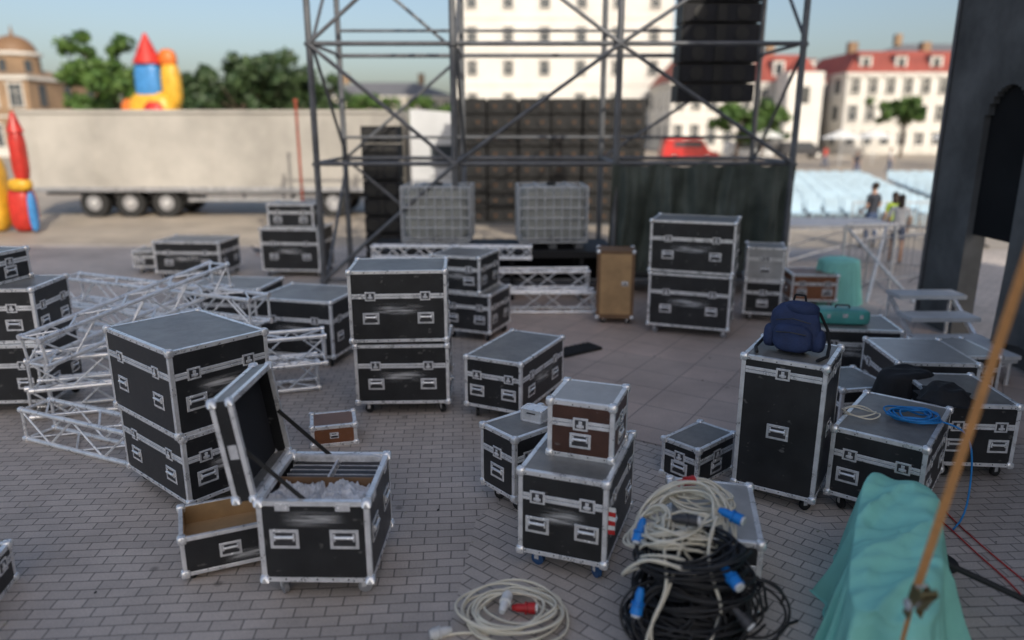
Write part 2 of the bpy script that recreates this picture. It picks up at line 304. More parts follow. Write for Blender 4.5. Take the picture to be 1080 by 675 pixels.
# ---------------------------------------------------------------- open flight case
def open_case():
    mb=MB(); w,d,h,zb=.76,.78,.75,.14; t=.018
    castors(mb,w,d,'wheel_grey')
    mb.box((0,0,zb+.01),(w,d,.02),'case_black')
    for k in(-1,1):
        mb.box((0,k*(d/2-t/2),(zb+h)/2+.01),(w,t,h-zb-.02),'case_black'); mb.box((k*(w/2-t/2),0,(zb+h)/2+.01),(t,d-2*t,h-zb-.02),'case_black')
    frame(mb,w,d,zb,h,.036)
    for f,half,L_ in(('f',d/2,w),('r',w/2,d),('l',w/2,d)):
        for u in(-.27*L_,.27*L_): handle(mb,f,half,u,.47,1.1)
    for f,half,L_ in(('f',d/2,w),('r',w/2,d),('l',w/2,d)):
        for u in(-.27*L_,.27*L_): fbox(mb,f,half,u,.71,.004,.1,.006,.055,'zinc')
        for i in range(7):
            for zz in(zb+.019,): fbox(mb,f,half,-L_/2+L_*(i+.5)/7,zz,.0055,.009,.006,.009,'recess')
    c=Vector((0,-d/2-.0015,.62)); r=Vector((1,0,0)); Z=Vector((0,0,.07))
    mb.quaduv([c-r*.25-Z,c+r*.25-Z,c+r*.25+Z,c-r*.25+Z],'faded_stencil')
    mb.box((0,0,.40),(w-.04,d-.04,.02),'dark_inside'); mb.box((0,.03,.6),(w-.04,.015,.24),'ply_dark')
    rr=random.Random(4)
    # rack of flat dark units standing in slots, with pale spines between them
    for i in range(4):
        yy=.085+.075*i
        for s_ in(-1,1):
            mb.box((s_*.172,yy,.56),(.30,.045,.26),'dark_inside',Matrix.Rotation(R(rr.uniform(-3,3)),3,'X'))
            mb.box((s_*.172,yy,.695),(.29,.038,.012),'recess',Matrix.Rotation(R(rr.uniform(-3,3)),3,'X'))
        mb.box((0,yy+.0375,.60),(.66,.006,.20),'foam')
    mb.box((0,.19,.62),(.014,.31,.21),'foam')
    def crump(p): return p*(1+.10*noise.noise(p*22)+.06*noise.noise(p*50))
    mb.blob((0,.348,.72),(.35,.025,.035),'foam',.5,70,12,None,crump)
    n=90; vs=[]
    for j in range(n+1):
        for i in range(n+1):
            x=-.345+.69*i/n; y=-.355+.36*j/n
            q=Vector((x*6,y*6,1.3)); z=.68+.05*noise.noise(q)+.08*(.3-abs(noise.noise(q*2.0)))+.05*(.3-abs(noise.noise(q*4.5)))+.02*noise.noise(q*9)
            if abs(x)<.02: z-=.06
            vs.append((x,y,z))
    mb.add(vs,[(j*(n+1)+i,j*(n+1)+i+1,(j+1)*(n+1)+i+1,(j+1)*(n+1)+i) for j in range(n) for i in range(n)],'foam',True)
    M=Matrix.Translation((-w/2-.005,0,h+.01))@Matrix.Rotation(R(-8),4,'Y')
    mb.M=M; H=.72; D_=.14
    mb.box((-D_+.01,0,H/2),(.018,d,H),'case_black')
    for k in(-1,1): mb.box((-D_/2+.008,k*(d/2-.009),H/2),(D_-.02,.018,H),'case_black')
    for zz in(.009,H-.009): mb.box((-D_/2+.008,0,zz),(D_-.02,d-.037,.018),'case_black')
    mb.box((-D_+.03,0,H/2),(.02,d-.06,H-.06),'dark_inside')
    for k in(-1,1):
        for xx in(-D_+.012,-.006): mb.box((xx,k*(d/2-.012),H/2),(.032,.034,H-.01),'aluminium')
    for zz in(.013,H-.013):
        for xx in(-D_+.0135,-.0075): mb.box((xx,0,zz),(.0325,d-.02,.0345),'aluminium')
    for k in(-1,1):
        for zz in(.012,H-.012):
            mb.blob((-D_+.014,k*(d/2-.012),zz),(.036,.036,.034),'zinc',.6,8,6); mb.blob((-.01,k*(d/2-.012),zz),(.028,.030,.030),'zinc',.6,8,6)
    mb.box((-.06,-d/2-.003,H*.5),(.06,.006,.1),'zinc')
    mb.M=Matrix.Identity(4)
    for y in(-d/2+.04,d/2-.04):
        a=Vector((-w/2-.06,y,h+.36)); b2=Vector((-.05,y,h-.02)); dd=b2-a
        q=dd.to_track_quat('X','Z').to_matrix(); mb.box((a+b2)/2,(dd.length,.008,.03),'rubber',q)
        mb.cyl(b2-Vector((0,.012,0)),b2+Vector((0,.012,0)),.015,'zinc')
    return mb.obj('open_flight_case',(-1.34,4.89,0),-1,bevel=.0018)
open_case()
mb=MB(); w,d,h=.66,.52,.35; t=.022; zb=.05
mb.box((0,0,zb+.01),(w,d,.02),'plywood')
for k in(-1,1):
    mb.box((0,k*(d/2-t/2),(zb+h)/2+.01),(w,t,h-zb-.02),'case_black'); mb.box((k*(w/2-t/2),0,(zb+h)/2+.01),(t,d-2*t,h-zb-.02),'case_black')
    mb.box((0,k*(d/2-t-.004),(zb+h)/2+.01),(w-2*t-.02,.008,h-zb-.024),'plywood'); mb.box((k*(w/2-t-.004),0,(zb+h)/2+.01),(.008,d-2*t-.02,h-zb-.024),'plywood')
mb.box((0,0,.2),(w-.06,d-.06,.012),'plywood')
frame(mb,w,d,zb,h,.03)
for f,half,L_ in(('f',d/2,w),('l',w/2,d)): handle(mb,f,half,0,.2,.85)
for sx_ in(-1,1):
    for sy in(-1,1): mb.cyl((sx_*(w/2-.06),sy*(d/2-.06),0),(sx_*(w/2-.06),sy*(d/2-.06),zb),.025,'rubber',10)
c=Vector((.12,-d/2-.0015,.13)); r=Vector((1,0,0)); Z=Vector((0,0,.05)); mb.quaduv([c-r*.2-Z,c+r*.2-Z,c+r*.2+Z,c-r*.2+Z],'faded_stencil')
mb.obj('open_case_drawer',(-2.17,5.06,0),24,bevel=.0018)
mb=MB(); mb.box((0,0,.67),(.6,.5,1.12),'ply_dark'); mb.box((0,-.252,.68),(.5,.012,1.0),'plywood'); frame(mb,.6,.5,.11,1.23,.028,True,'ply_dark'); castors(mb,.6,.5,'rubber',.11,.045); handle(mb,'f',.26,.15,.7,.6)
mb.obj('wooden_cabinet',(1.72,12.1,0),-6)
# ---------------------------------------------------------------- trusses
def truss(name,p0,p1,s=.3,seg=None,roll=0,r=.026,rd=.012,mt='aluminium'):
    p0=Vector(p0);p1=Vector(p1); L_=(p1-p0).length; mb=MB(); seg=seg or max(2,int(L_/(s*1.1)))
    q=(p1-p0).to_track_quat('X','Z').to_matrix().to_4x4(); mb.M=q@Matrix.Rotation(R(roll),4,'X')
    cs=[(-s/2,-s/2),(s/2,-s/2),(s/2,s/2),(-s/2,s/2)]
    for a,b2 in cs: mb.cyl((0,a,b2),(L_,a,b2),r,mt,10)
    for i in range(seg):
        x0=L_*i/seg; x1=L_*(i+1)/seg
        for k in range(4):
            a=cs[k];b2=cs[(k+1)%4]
            if i%2: a,b2=b2,a
            mb.cyl((x0,*a),(x1,*b2),rd,mt,6)
    for x in(.02,L_-.02):
        for k in range(4): mb.cyl((x,*cs[k]),(x,*cs[(k+1)%4]),rd*1.4,mt,6)
        for a in cs: mb.cyl((x-.025,*a),(x+.025,*a),r*1.35,'zinc',10)
    return mb.obj(name,p0)
truss('aluminium_truss',(-5.05,7.35,.18),(-3.62,6.72,.18),.32)
truss('aluminium_truss',(-5.45,7.9,.2),(-2.45,8.9,.2),.34)
truss('aluminium_truss',(-5.3,7.75,.57),(-2.3,8.75,.57),.34)
truss('aluminium_truss',(-6.3,10.4,.2),(-3.4,9.15,.2),.34)
truss('aluminium_truss',(-6.3,10.3,.58),(-3.3,9.05,.58),.34)
truss('aluminium_truss',(-6.35,10.4,.95),(-3.15,9.0,.95),.34)
truss('aluminium_truss',(-4.95,7.3,.93),(-3.9,9.75,1.27),.3)
truss('aluminium_truss',(-.35,12.75,.2),(1.45,12.75,.2),.34)
truss('aluminium_truss',(-.45,12.75,.57),(1.35,12.8,.57),.34)
truss('aluminium_truss',(-2.5,13.1,1.02),(.35,13.0,1.02),.2,r=.02)
truss('aluminium_truss',(-2.4,13.1,.2),(-.5,13.2,.2),.3)
# ---------------------------------------------------------------- scaffold tower
T=empty('scaffold_tower')
mb=MB(); XS=[-3.62,-1.06,1.93,5.2]; YS=[14.0,16.4]; ZS=[.3,2.5,4.6,6.7,8.8]
for x in XS:
    for y in YS:
        mb.cyl((x,y,0),(x,y,9),.06,'steel_grey',10); mb.box((x,y,.01),(.2,.2,.02),'steel_grey')
        for z in ZS: mb.cyl((x,y,z-.03),(x,y,z+.03),.09,'steel_grey',10)
for z in ZS:
    for y in YS: mb.cyl((XS[0],y,z+.01),(XS[-1],y,z+.01),.042,'steel_grey')
    for x in XS: mb.cyl((x,YS[0],z+.02),(x,YS[1],z+.02),.035,'steel_grey')
for z in(2.95,5.1): mb.cyl((XS[0],YS[1],z),(XS[-1],YS[1],z),.03,'steel_grey')
for i in range(3):
    for k in range(4):
        y=YS[0]-.05; z0,z1=ZS[k],ZS[k+1]
        x0,x1=XS[i],XS[i+1]
        if (i==1 and k==0) or (i==2 and k==0): continue
        if (i+k)%2: x0,x1=x1,x0
        mb.cyl((x0,y,z0),(x1,y,z1),.036,'steel_grey')
        if i!=1: mb.cyl((x1,YS[1]+.05,z0),(x0,YS[1]+.05,z1),.032,'steel_grey')
for x in(XS[0],XS[3],XS[1]):
    for k in range(3): mb.cyl((x+.05,YS[k%2],ZS[k]),(x+.05,YS[1-k%2],ZS[k+1]),.032,'steel_grey')
mb.obj('frame',parent=T)
mb=MB()
mb.box((-.4,14.35,.88),(4.6,1.6,.12),'speaker_black')
for x in(-2.6,-1.3,0,1.3,1.8):
    for y in(13.65,15.05): mb.box((x,y,.41),(.08,.08,.82),'speaker_black')
mb.box((-.4,15.1,.42),(4.4,.03,.8),'dark_backing')
mb.obj('ballast_platform')
def ibc(x,y,z,rz):
    mb=MB(); mb.blob((0,0,.66),(.60,.46,.49),'tank_plastic',.2,40,20)
    mb.box((0,0,.13),(1.28,1.0,.03),'galv')
    for a in(-.5,0,.5):
        for b2 in(-.4,0,.4): mb.box((a,b2,.057),(.14,.12,.113),'steel_grey')
    for i in range(6):
        zz=.2+.19*i
        mb.path([(-.64,-.5,zz),(.64,-.5,zz),(.64,.5,zz),(-.64,.5,zz),(-.64,-.5,zz)],.014,'galv')
    for i in range(9):
        a=-.64+.16*i
        for s_ in(-1,1): mb.cyl((a,s_*.505,.14),(a,s_*.505,1.16),.014,'galv',6)
    for i in range(7):
        a=-.48+.16*i
        for s_ in(-1,1): mb.cyl((s_*.645,a,.14),(s_*.645,a,1.16),.014,'galv',6)
    for a in(-.3,.3): mb.box((a,0,1.17),(.04,1.0,.012),'galv')
    mb.cyl((0,0,1.14),(0,0,1.2),.09,'rubber',16); mb.cyl((0,-.5,.2),(0,-.42,.2),.05,'rubber',12)
    mb.obj('ibc_tank',(x,y,z),rz)
ibc(-1.42,14.4,.94,-2); ibc(.75,14.35,.94,3)
def curtain(name,p0,p1,z0,z1,mt,amp=.08,seed=1,nf=9,n=120,m_=30,sag=.06):
    p0=Vector(p0);p1=Vector(p1); d=(p1-p0); nrm=Vector((d.y,-d.x,0)).normalized(); vs=[]
    for j in range(m_+1):
        t=j/m_
        for i in range(n+1):
            u=i/n; q=Vector((u*nf,t*.8,seed)); off=amp*(.4+t)*(noise.noise(q)*1.6+.5*noise.noise(q*2.7))
            top=z1-sag*abs(math.sin(u*math.pi*4)); bot=z0+.12*noise.noise(Vector((u*5,seed*3,0)))
            p=p0+d*u+nrm*(off+.02+.12*t*t); vs.append((p.x,p.y,top+(bot-top)*t+.03*noise.noise(q*1.4)))
    mb=MB(); mb.add(vs,[(j*(n+1)+i,j*(n+1)+i+1,(j+1)*(n+1)+i+1,(j+1)*(n+1)+i) for j in range(m_) for i in range(n)],mt,True)
    return mb.obj(name)
curtain('green_tarpaulin',(5.25,13.9,0),(1.85,13.85,0),.45,2.52,'green_tarp',.26,3,9)
mb=MB()
for z in(.3,.8): mb.box((3.6,14.9,z),(3.0,1.4,.1),'speaker_black')
for a in(2.2,5.0):
    for b2 in(14.3,15.5): mb.box((a,b2,.4),(.08,.08,.79),'speaker_black')
mb.obj('equipment_platform')
# ---------------------------------------------------------------- speakers
def speaker(mb,x,y,z,w,h,d,face=-1,cone='speaker_cone',big=False):
    mb.box((x,y,z+h/2),(w*.95,d,h*.92),'speaker_black')
    yy=y+face*d/2
    if big:
        for k in(-1,1):
            mb.cyl((x+k*w*.235,yy,z+h/2),(x+k*w*.235,yy-.03,z+h/2),h*.37,'speaker_grille',16)
            mb.cyl((x+k*w*.235,yy-.03,z+h/2),(x+k*w*.235,yy-.04,z+h/2),h*.31,'speaker_black',16)
            mb.cyl((x+k*w*.235,yy-.04,z+h/2),(x+k*w*.235,yy-.05,z+h/2),h*.10,cone,12)
        for k in(-1,1): mb.box((x,yy-.015,z+h/2+k*h*.43),(w*.93,.03,.02),'speaker_grille')
        return
    mb.box((x,yy-.006,z+h/2),(w*.9,.02,h*.8),'dark_inside')
    for k in(-1,1): mb.cyl((x+k*w*.26,yy-.014,z+h/2),(x+k*w*.26,yy-.03,z+h/2),h*.36,'speaker_grille',14)
    mb.box((x,yy-.025,z+h/2),(w*.12,.03,h*.8),'speaker_grille')
mb=MB(); W=6.2/6
for i in range(6):
    for j in range(8): speaker(mb,-1.85+W*(i+.5),25+.15*(i%2),j*.5+.05,W,.5,.9,big=True)
mb.box((1.25,25,.025),(6.4,1.2,.05),'steel_grey'); mb.box((1.25,25.6,2.0),(6.3,.05,4.0),'speaker_black')
mb.obj('speaker_wall')
mb=MB()
for j in range(8): speaker(mb,0,0,j*.4,.85,.4,.8,cone='speaker_grille')
mb.obj('subwoofer_stack',(-2.95,17.3,0))
mb=MB()
for j in range(8): speaker(mb,0,.02*j*j*.1,-.36*j,1.55,.36,.6,cone='speaker_grille')
mb.box((0,0,.42),(1.6,.8,.08),'steel_grey')
for k in(-.7,.7): mb.cyl((k,0,.42),(0,0,2.2),.012,'steel_grey')
mb.cyl((0,0,2.2),(0,0,2.9),.02,'zinc')
mb.obj('hanging_line_array',(3.95,15.2,6.15))
# ---------------------------------------------------------------- stage wall (right)
mb=MB(); X=6.9
mb.box((X+.15,3.9,5.5),(.3,12.6,11),'stage_fabric')
mb.box((X+.15,11.75,5.5),(.3,1.1,11),'stage_fabric')
n=14
for i in range(n):
    y0=10.2+i/n; yc=y0+.5/n; u=(yc-10.7)/.5; za=3.1+.65*math.sqrt(max(0,1-u*u))
    mb.box((X+.15,yc,(za+11)/2),(.298,1.0/n,11-za),'stage_fabric')
mb.box((X+.12,10.7,2.75),(.05,.99,2.3),'dark_backing')  # dark panel painted in for the shade inside the arch
for y in(1.5,4.5,7.5,9.9,12.2): mb.cyl((X-.03,y,0),(X-.03,y,11),.03,'steel_grey')
mb.obj('stage_side_wall')
curtain('stage_side_curtain',(6.82,9.9,0),(6.82,5.0,0),.3,10.5,'stage_fabric',.10,8,7,100,30)
mb=MB()
for i,(y,z) in enumerate(((10.1,.28),(10.5,.52),(10.9,.76))): mb.box((6.25,y,z-.03),(1.0,.42,.06),'concrete_light')
for s_ in(-1,1):
    mb.box((6.25+s_*.47,10.5,.35),(.05,1.2,.06),'aluminium',Matrix.Rotation(R(31),3,'X'))
    for y,z in((9.95,.25),(11.05,.7)): mb.cyl((6.25+s_*.47,y,0),(6.25+s_*.47,y,z),.025,'aluminium')
mb.obj('stage_steps')
def deck(name,x,y,w,d,z,rz=0,m_='concrete_light'):
    mb=MB(); mb.box((0,0,z-.04),(w,d,.05),m_)
    mb.box((0,0,z-.09),(w-.04,d-.04,.05),'aluminium')
    for a in(-1,1):
        for b2 in(-1,1): mb.cyl((a*(w/2-.08),b2*(d/2-.08),0),(a*(w/2-.08),b2*(d/2-.08),z-.1),.03,'aluminium')
    for a in(-1,1): mb.cyl((-w/2+.08,a*(d/2-.08),.15),(w/2-.08,a*(d/2-.08),z-.15),.018,'aluminium')
    mb.obj(name,(x,y,0),rz)
deck('stage_deck',7.6,17.6,2.6,1.4,1.0,0); deck('stage_deck',5.9,9.2,.9,.8,.42,4)
def barrier(x,y,rz,L_=2.0):
    mb=MB(); mb.path([(-L_/2,0,.2),(-L_/2,0,1.05),(L_/2,0,1.05),(L_/2,0,.2),(-L_/2,0,.2)],.02,'dull_aluminium',8)
    for i in range(1,14): mb.cyl((-L_/2+L_*i/14,0,.2),(-L_/2+L_*i/14,0,1.05),.008,'dull_aluminium',6)
    for k in(-.7,.7): mb.path([(k,-.3,.01),(k,0,.2),(k,.3,.01)],.018,'dull_aluminium')
    mb.obj('crowd_barrier',(x,y,0),rz)
barrier(7.9,14.8,25); barrier(8.6,16.3,-30); barrier(11,21.5,0,2.3)
mb=MB()
mb.path([(0,0,0),(.9,1.4,1.25)],.03,'galv'); mb.path([(.9,0,0),(.1,1.3,1.2)],.03,'galv'); mb.path([(0,1.2,0),(0,1.2,1.3),(1.0,1.2,1.3),(1.0,1.2,0)],.03,'galv')
mb.obj('steel_trestle',(6.6,13.4,0))
# ---------------------------------------------------------------- cloth mounds
def mound(name,cx,cy,rz,a,b_,h,mt,seed=0,flare=.15,fold=.06,e=.5,slope=0,nf=7,nr=60,nt_=320,wr=.02,rag=.05):
    vs=[(0,0,h)]
    for j in range(1,nr+1):
        s_=j/nr
        for i in range(nt_):
            th=2*math.pi*i/nt_; c,s2=math.cos(th),math.sin(th)
            rb=1/((abs(c/a)**(2/e)+abs(s2/b_)**(2/e))**(e/2))
            x0,y0=rb*c,rb*s2; q0=Vector((x0*nf,y0*nf,seed))
            fn=(.45-abs(noise.noise(q0))*2.4)+.35*noise.noise(q0*2.1)
            if s_<.5: rr=rb*s_/.5*.97; z=h; t=0
            else:
                t=(s_-.5)/.5; rr=rb*(.97+.03*min(1,t*6))+flare*t**1.3+fold*fn*t**.7; z=h-(h-.006)*t
                if t>.97: z=.006+max(0,rag*fn*.3)
            x,y=rr*c,rr*s2
            hh=1+slope*x/a; ins=min(1,z/h*2)
            q=Vector((x*1.2+seed,y*6+x*2.2,z*.6)); q2=Vector((x*6+y*2,y*1.5+seed,z*1.0))
            z2=z*hh+wr*ins*((.4-abs(noise.noise(q))*2)*.9+(.4-abs(noise.noise(q2))*2)*.5+.6*noise.noise(Vector((x*1.5,y*1.5,seed)))+.25*noise.noise(Vector((x*11,y*11,z*4))))
            z2-= .04*max(0,min(1,(s_-.34)/.16))**2
            vs.append((x,y,max(.005,z2)))
    fs=[(0,1+i,1+(i+1)%nt_) for i in range(nt_)]
    for j in range(nr-1):
        o=1+j*nt_; fs+=[(o+i,o+nt_+i,o+nt_+(i+1)%nt_,o+(i+1)%nt_) for i in range(nt_)]
    mb=MB(); mb.add(vs,fs,mt,True); return mb.obj(name,(cx,cy,0),rz)
mound('teal_dust_sheet',2.48,4.24,62,.80,.26,.68,'teal_cloth',2,.20,.12,.5,.12,nf=5.5,wr=.055)
o=mound('teal_cloth_cover',6.0,13.4,20,.35,.3,.85,'teal_cloth',6,.1,.08,.7,nr=30,nt_=120)
o=mound('black_duffel_bag',4.05,7.2,20,.28,.2,.28,'black_cloth',4,.05,.05,.8,nr=30,nt_=120); o.location.z=.5
o=mound('black_jacket',4.05,6.5,60,.2,.16,.12,'black_cloth',9,.1,.06,.9,nr=30,nt_=120); o.location.z=.745
# ---------------------------------------------------------------- backpack
mb=MB(); rt=Matrix.Rotation(R(-18),3,'X')
def sq(p):
    q=p*5; return p*(1+.14*noise.noise(q)+.07*noise.noise(q*2.5))
mb.blob((0,.02,.20),(.21,.12,.20),'navy_cloth',.65,40,26,rt,sq)
mb.blob((.0,-.10,.14),(.16,.065,.12),'navy_cloth',.65,30,18,rt,sq)
mb.blob((-.19,-.01,.12),(.06,.09,.10),'navy_cloth',.7,16,10,rt,sq); mb.blob((.19,-.01,.12),(.06,.09,.10),'navy_cloth',.7,16,10,rt,sq)
mb.blob((.02,.05,.36),(.15,.10,.07),'navy_cloth',.8,24,14,rt,sq)
mb.path([(-.05,.1,.42),(-.04,.1,.47),(.04,.1,.47),(.05,.1,.42)],.01,'black_cloth')
for k in(-1,1):
    pts=[(k*.08,.12,.38),(k*.16,.2,.30),(k*.23,.22,.16),(k*.27,.12,.05),(k*.29,-.08,.015),(k*.24,-.24,.015)]
    mb.path(pts,.014,'black_cloth')
mb.path([(-.12,-.155,.19),(0,-.175,.205),(.12,-.155,.19)],.005,'recess'); mb.path([(-.14,-.1,.28),(0,-.12,.31),(.14,-.1,.28)],.005,'recess')
mb.obj('navy_backpack',(2.40,6.05,1.335),-32)
# ---------------------------------------------------------------- cables
def curve(name,polys,r,mt,parent=None):
    cu=bpy.data.curves.new(name,'CURVE'); cu.dimensions='3D'; cu.bevel_depth=r; cu.bevel_resolution=2; cu.resolution_u=3
    for pts in polys:
        s=cu.splines.new('NURBS'); s.points.add(len(pts)-1); s.order_u=4; s.use_endpoint_u=True
        for p,q in zip(s.points,pts): p.co=(q[0],q[1],q[2],1)
    cu.materials.append(MATS[mt]); o=bpy.data.objects.new(name,cu); sc.collection.objects.link(o)
    if parent: o.parent=parent
    return o
def coil(c,Rr,turns,thick,hgt,seed,tilt=(0,0),sq_=1.0,sag=0,zmin=.012,k=18,am_=1,rz=0):
    rnd=random.Random(seed); pts=[]; c=Vector(c); off=Vector((0,0,0)); rr=Rr; hz=0
    T_=Matrix.Rotation(R(rz),3,'Z')@Matrix.Rotation(R(tilt[0]),3,'X')@Matrix.Rotation(R(tilt[1]),3,'Y')
    for t in range(turns):
        tr_=Rr+rnd.uniform(-thick,thick); th=rnd.uniform(0,hgt); ox,oy=rnd.uniform(-thick,thick)*.7,rnd.uniform(-thick,thick)*.7
        ph=rnd.uniform(0,6.28); am=rnd.uniform(.02,.09)*Rr*2*am_; ph2=rnd.uniform(0,6.28)
        for i in range(k):
            w_=i/k; rr=rr+(tr_-rr)*.35; hz=hz+(th-hz)*.3; off=off+(Vector((ox,oy,0))-off)*.3
            a=2*math.pi*w_; r2=rr+am*math.sin(2*a+ph)*.6+am*.3*math.sin(3*a+ph2)
            p=Vector((r2*math.cos(a),r2*sq_*math.sin(a),hz+.012*math.sin(3*a+ph2)))+off
            p=T_@p+c
            if sag: p.z-=sag*max(0,(Vector((p.x-c.x,p.y-c.y)).length/Rr))**2
            p.z=max(zmin,p.z); pts.append(p)
    return pts
def plug(mb,p,d,mt,L_=.13):
    p=Vector(p);d=Vector(d).normalized(); mb.cyl(p,p+d*L_*.6,.028,mt,14); mb.cyl(p+d*L_*.6,p+d*L_,.038,mt,14); mb.cyl(p-d*.03,p,.018,mt,12,.026); mb.cyl(p+d*L_*.9,p+d*(L_+.015),.030,'white_plastic',12); mb.cyl(p+d*L_*.45,p+d*L_*.55,.042,mt,12)
P=empty('cable_pile')
bl=[]
for i in range(8): bl.append(coil((1.14+random.uniform(-.05,.05),4.1+random.uniform(-.04,.04),.03+.08*i),.31-.008*i,12,.08,.09,100+i,(random.uniform(-9,9),random.uniform(-9,9)),.85,am_=1.3))
for i in range(6): bl.append(coil((.92+.11*i,3.93+.03*i,.3),.2,4,.06,.1,140+i,(60+5*i,random.uniform(-30,30)),.9))
bl.append([(1.4,4.0,.02),(1.55,3.9,.012),(1.7,4.0,.012),(1.75,4.2,.012),(1.9,4.25,.012)])
curve('black_cables',bl,.009,'black_cable',P)
be=[coil((1.04,4.2,.72),.22,8,.07,.10,201,(-12,8),.85,.12,am_=1.6,rz=20),coil((1.18,4.5,.74),.26,11,.09,.13,202,(14,-6),.9,.14,am_=1.7,rz=-30),coil((1.33,4.78,.64),.22,8,.07,.08,203,(4,5),.9,.05,am_=1.5),coil((.95,4.0,.62),.2,4,.07,.1,204,(-38,14),.8,.1,am_=1.6),coil((.93,4.4,.66),.17,4,.05,.08,206,(10,-35),1,.1,am_=1.5)]
rnd=random.Random(12)
for i in range(3):
    x0=.92+.17*i; p=[(x0+.05,4.25,.78)]
    x=x0
    for z,y in((.72,4.02),(.58,3.86),(.42,3.80),(.28,3.79),(.14,3.74),(.03,3.7)): x+=rnd.uniform(-.09,.09); p.append((x,y+rnd.uniform(-.03,.03),z))
    p+=[(x+.1,3.72,.012),(x+.25,3.8,.012)]; be.append(p)
be.append(coil((1.05,3.85,.04),.2,5,.06,.05,222,(0,0),.7))
curve('beige_cables',be,.0098,'beige_cable',P)
mb=MB()
for p,d_,m_ in(((.84,4.28,.72),(-.3,-.6,-.6),'blue_plastic'),((.78,3.93,.45),(-.2,-.3,-.9),'blue_plastic'),((1.27,3.88,.64),(.3,-.7,-.2),'blue_plastic'),((1.25,3.70,.16),(.2,-.5,.5),'blue_plastic'),((1.2,4.85,.70),(.8,.3,.05),'red_plastic'),((1.02,4.12,.84),(.6,-.2,.05),'recess'),((1.33,3.85,.4),(.5,-.5,-.4),'recess'),((1.38,4.35,.76),(.6,-.5,-.1),'blue_plastic')): plug(mb,p,d_,m_,.13)
mb.obj('plugs',parent=P)
P=empty('cable_coil')
curve('cable_loops',[coil((-.0,4.28,.02),.27,10,.07,.09,301,(0,0),.85),[(-.15,4.1,.02),(-.3,4.15,.012),(-.42,4.12,.012),(-.5,4.06,.012)]],.0095,'beige_cable',P)
mb=MB(); plug(mb,(.03,4.32,.06),(.8,-.1,.05),'red_plastic'); plug(mb,(-.06,4.25,.1),(.2,.8,.1),'white_plastic'); plug(mb,(-.42,4.12,.035),(-.8,-.3,0),'white_plastic',.1); mb.obj('plug_ends',parent=P)
curve('blue_rope_coil',[coil((3.45,5.95,.765),.18,9,.06,.05,401,(0,0),.8,zmin=.755,am_=1.6),[(3.6,5.9,.77),(3.72,5.75,.77),(3.80,5.70,.73),(3.84,5.66,.5),(3.83,5.62,.25),(3.78,5.55,.012),(3.6,5.4,.012)]],.008,'blue_cable')
curve('beige_cable_loop',[coil((3.05,6.05,.765),.13,2,.03,.02,402,(0,0),.8,zmin=.755)],.007,'beige_cable')
curve('red_cord',[[(3.55,5.9,.012),(3.6,5.4,.012),(3.55,5.0,.012),(3.62,4.6,.012),(3.5,4.2,.012)],[(3.7,5.7,.012),(3.66,5.3,.012),(3.7,4.7,.012),(3.75,4.1,.012)]],.006,'red_plastic')
# ---------------------------------------------------------------- ratchet strap
A=Vector((2.06,3.3,.89)); B=Vector((2.12,2.6,4.6)); d_=(B-A)
S=empty('ratchet_strap')
mb=MB(); q=d_.to_track_quat('Z','Y').to_matrix()
mb.box((A+B)/2,(.05,.004,d_.length),'strap_tan',q)
G=Vector((2.02,3.36,.012)); mb.box((A+G)/2,(.05,.004,(A-G).length),'strap_tan',(A-G).to_track_quat('Z','Y').to_matrix())
mb.box(G,(.16,.16,.02),'olive_metal')
mb.obj('webbing',parent=S)
mb=MB()
mb.M=Matrix.Translation(A+Vector((0,-.01,0)))@q.to_4x4()
for k in(-1,1): mb.box((k*.034,-.02,-.03),(.005,.05,.2),'olive_metal'); mb.box((k*.04,-.05,.02),(.005,.04,.14),'olive_metal',Matrix.Rotation(R(25),3,'X'))
mb.cyl((-.05,-.02,-.05),(.05,-.02,-.05),.016,'zinc',12); mb.cyl((-.045,-.075,.075),(.045,-.075,.075),.012,'olive_metal',12); mb.cyl((-.035,-.01,.06),(.035,-.01,.06),.008,'zinc',10)
for k in(-1,1): mb.cyl((k*.042,-.02,-.05),(k*.048,-.02,-.05),.032,'zinc',14)
mb.box((0,-.075,-.0),(.05,.006,.12),'olive_metal',Matrix.Rotation(R(20),3,'X'))
mb.obj('ratchet',parent=S)
mb=MB(); mb.cyl((2.12,2.6,4.62),(6.85,2.6,4.62),.03,'steel_grey'); mb.obj('scaffold_pole')
mb=MB(); mb.cyl((2.85,4.5,.35),(3.9,3.7,.1),.022,'rubber',10); mb.cyl((3.9,3.7,.0),(3.9,3.7,.1),.06,'rubber',12); mb.box((2.85,4.5,.17),(.05,.05,.34),'rubber'); mb.obj('black_prop_bar')
mb=MB(); mb.cyl((0,0,0),(0,0,.012),.16,'rubber',32); mb.cyl((0,0,.012),(0,0,.04),.03,'rubber',16); mb.obj('round_base_plate',(3.2,4.95,.004))
mb=MB(); mb.box((0,0,.02),(.7,.32,.04),'rubber')
for i in range(9): mb.box((-.32+.08*i,0,.045),(.03,.3,.012),'rubber')
mb.obj('cable_ramp',(.95,10.35,.004),35)
mb=MB()
for i in range(6): mb.box((0,.0,.62-.035*i),(.05,.003,.034),'red_plastic' if i%2 else 'white_plastic',Matrix.Rotation(R(6*math.sin(i)),3,'Y'))
mb.obj('warning_tape',(.70,4.66,-.02),-20)
mb=MB(); rd=random.Random(77)
for i in range(170):
    x=rd.uniform(-5,5); y=rd.uniform(4,13); s_=rd.uniform(.006,.022)
    mb.box((x,y,.006+s_*.15),(s_,s_*rd.uniform(.4,1),s_*.3),'litter' if i%3 else 'rubber',RZ(rd.uniform(0,180)))
mb.obj('ground_litter')
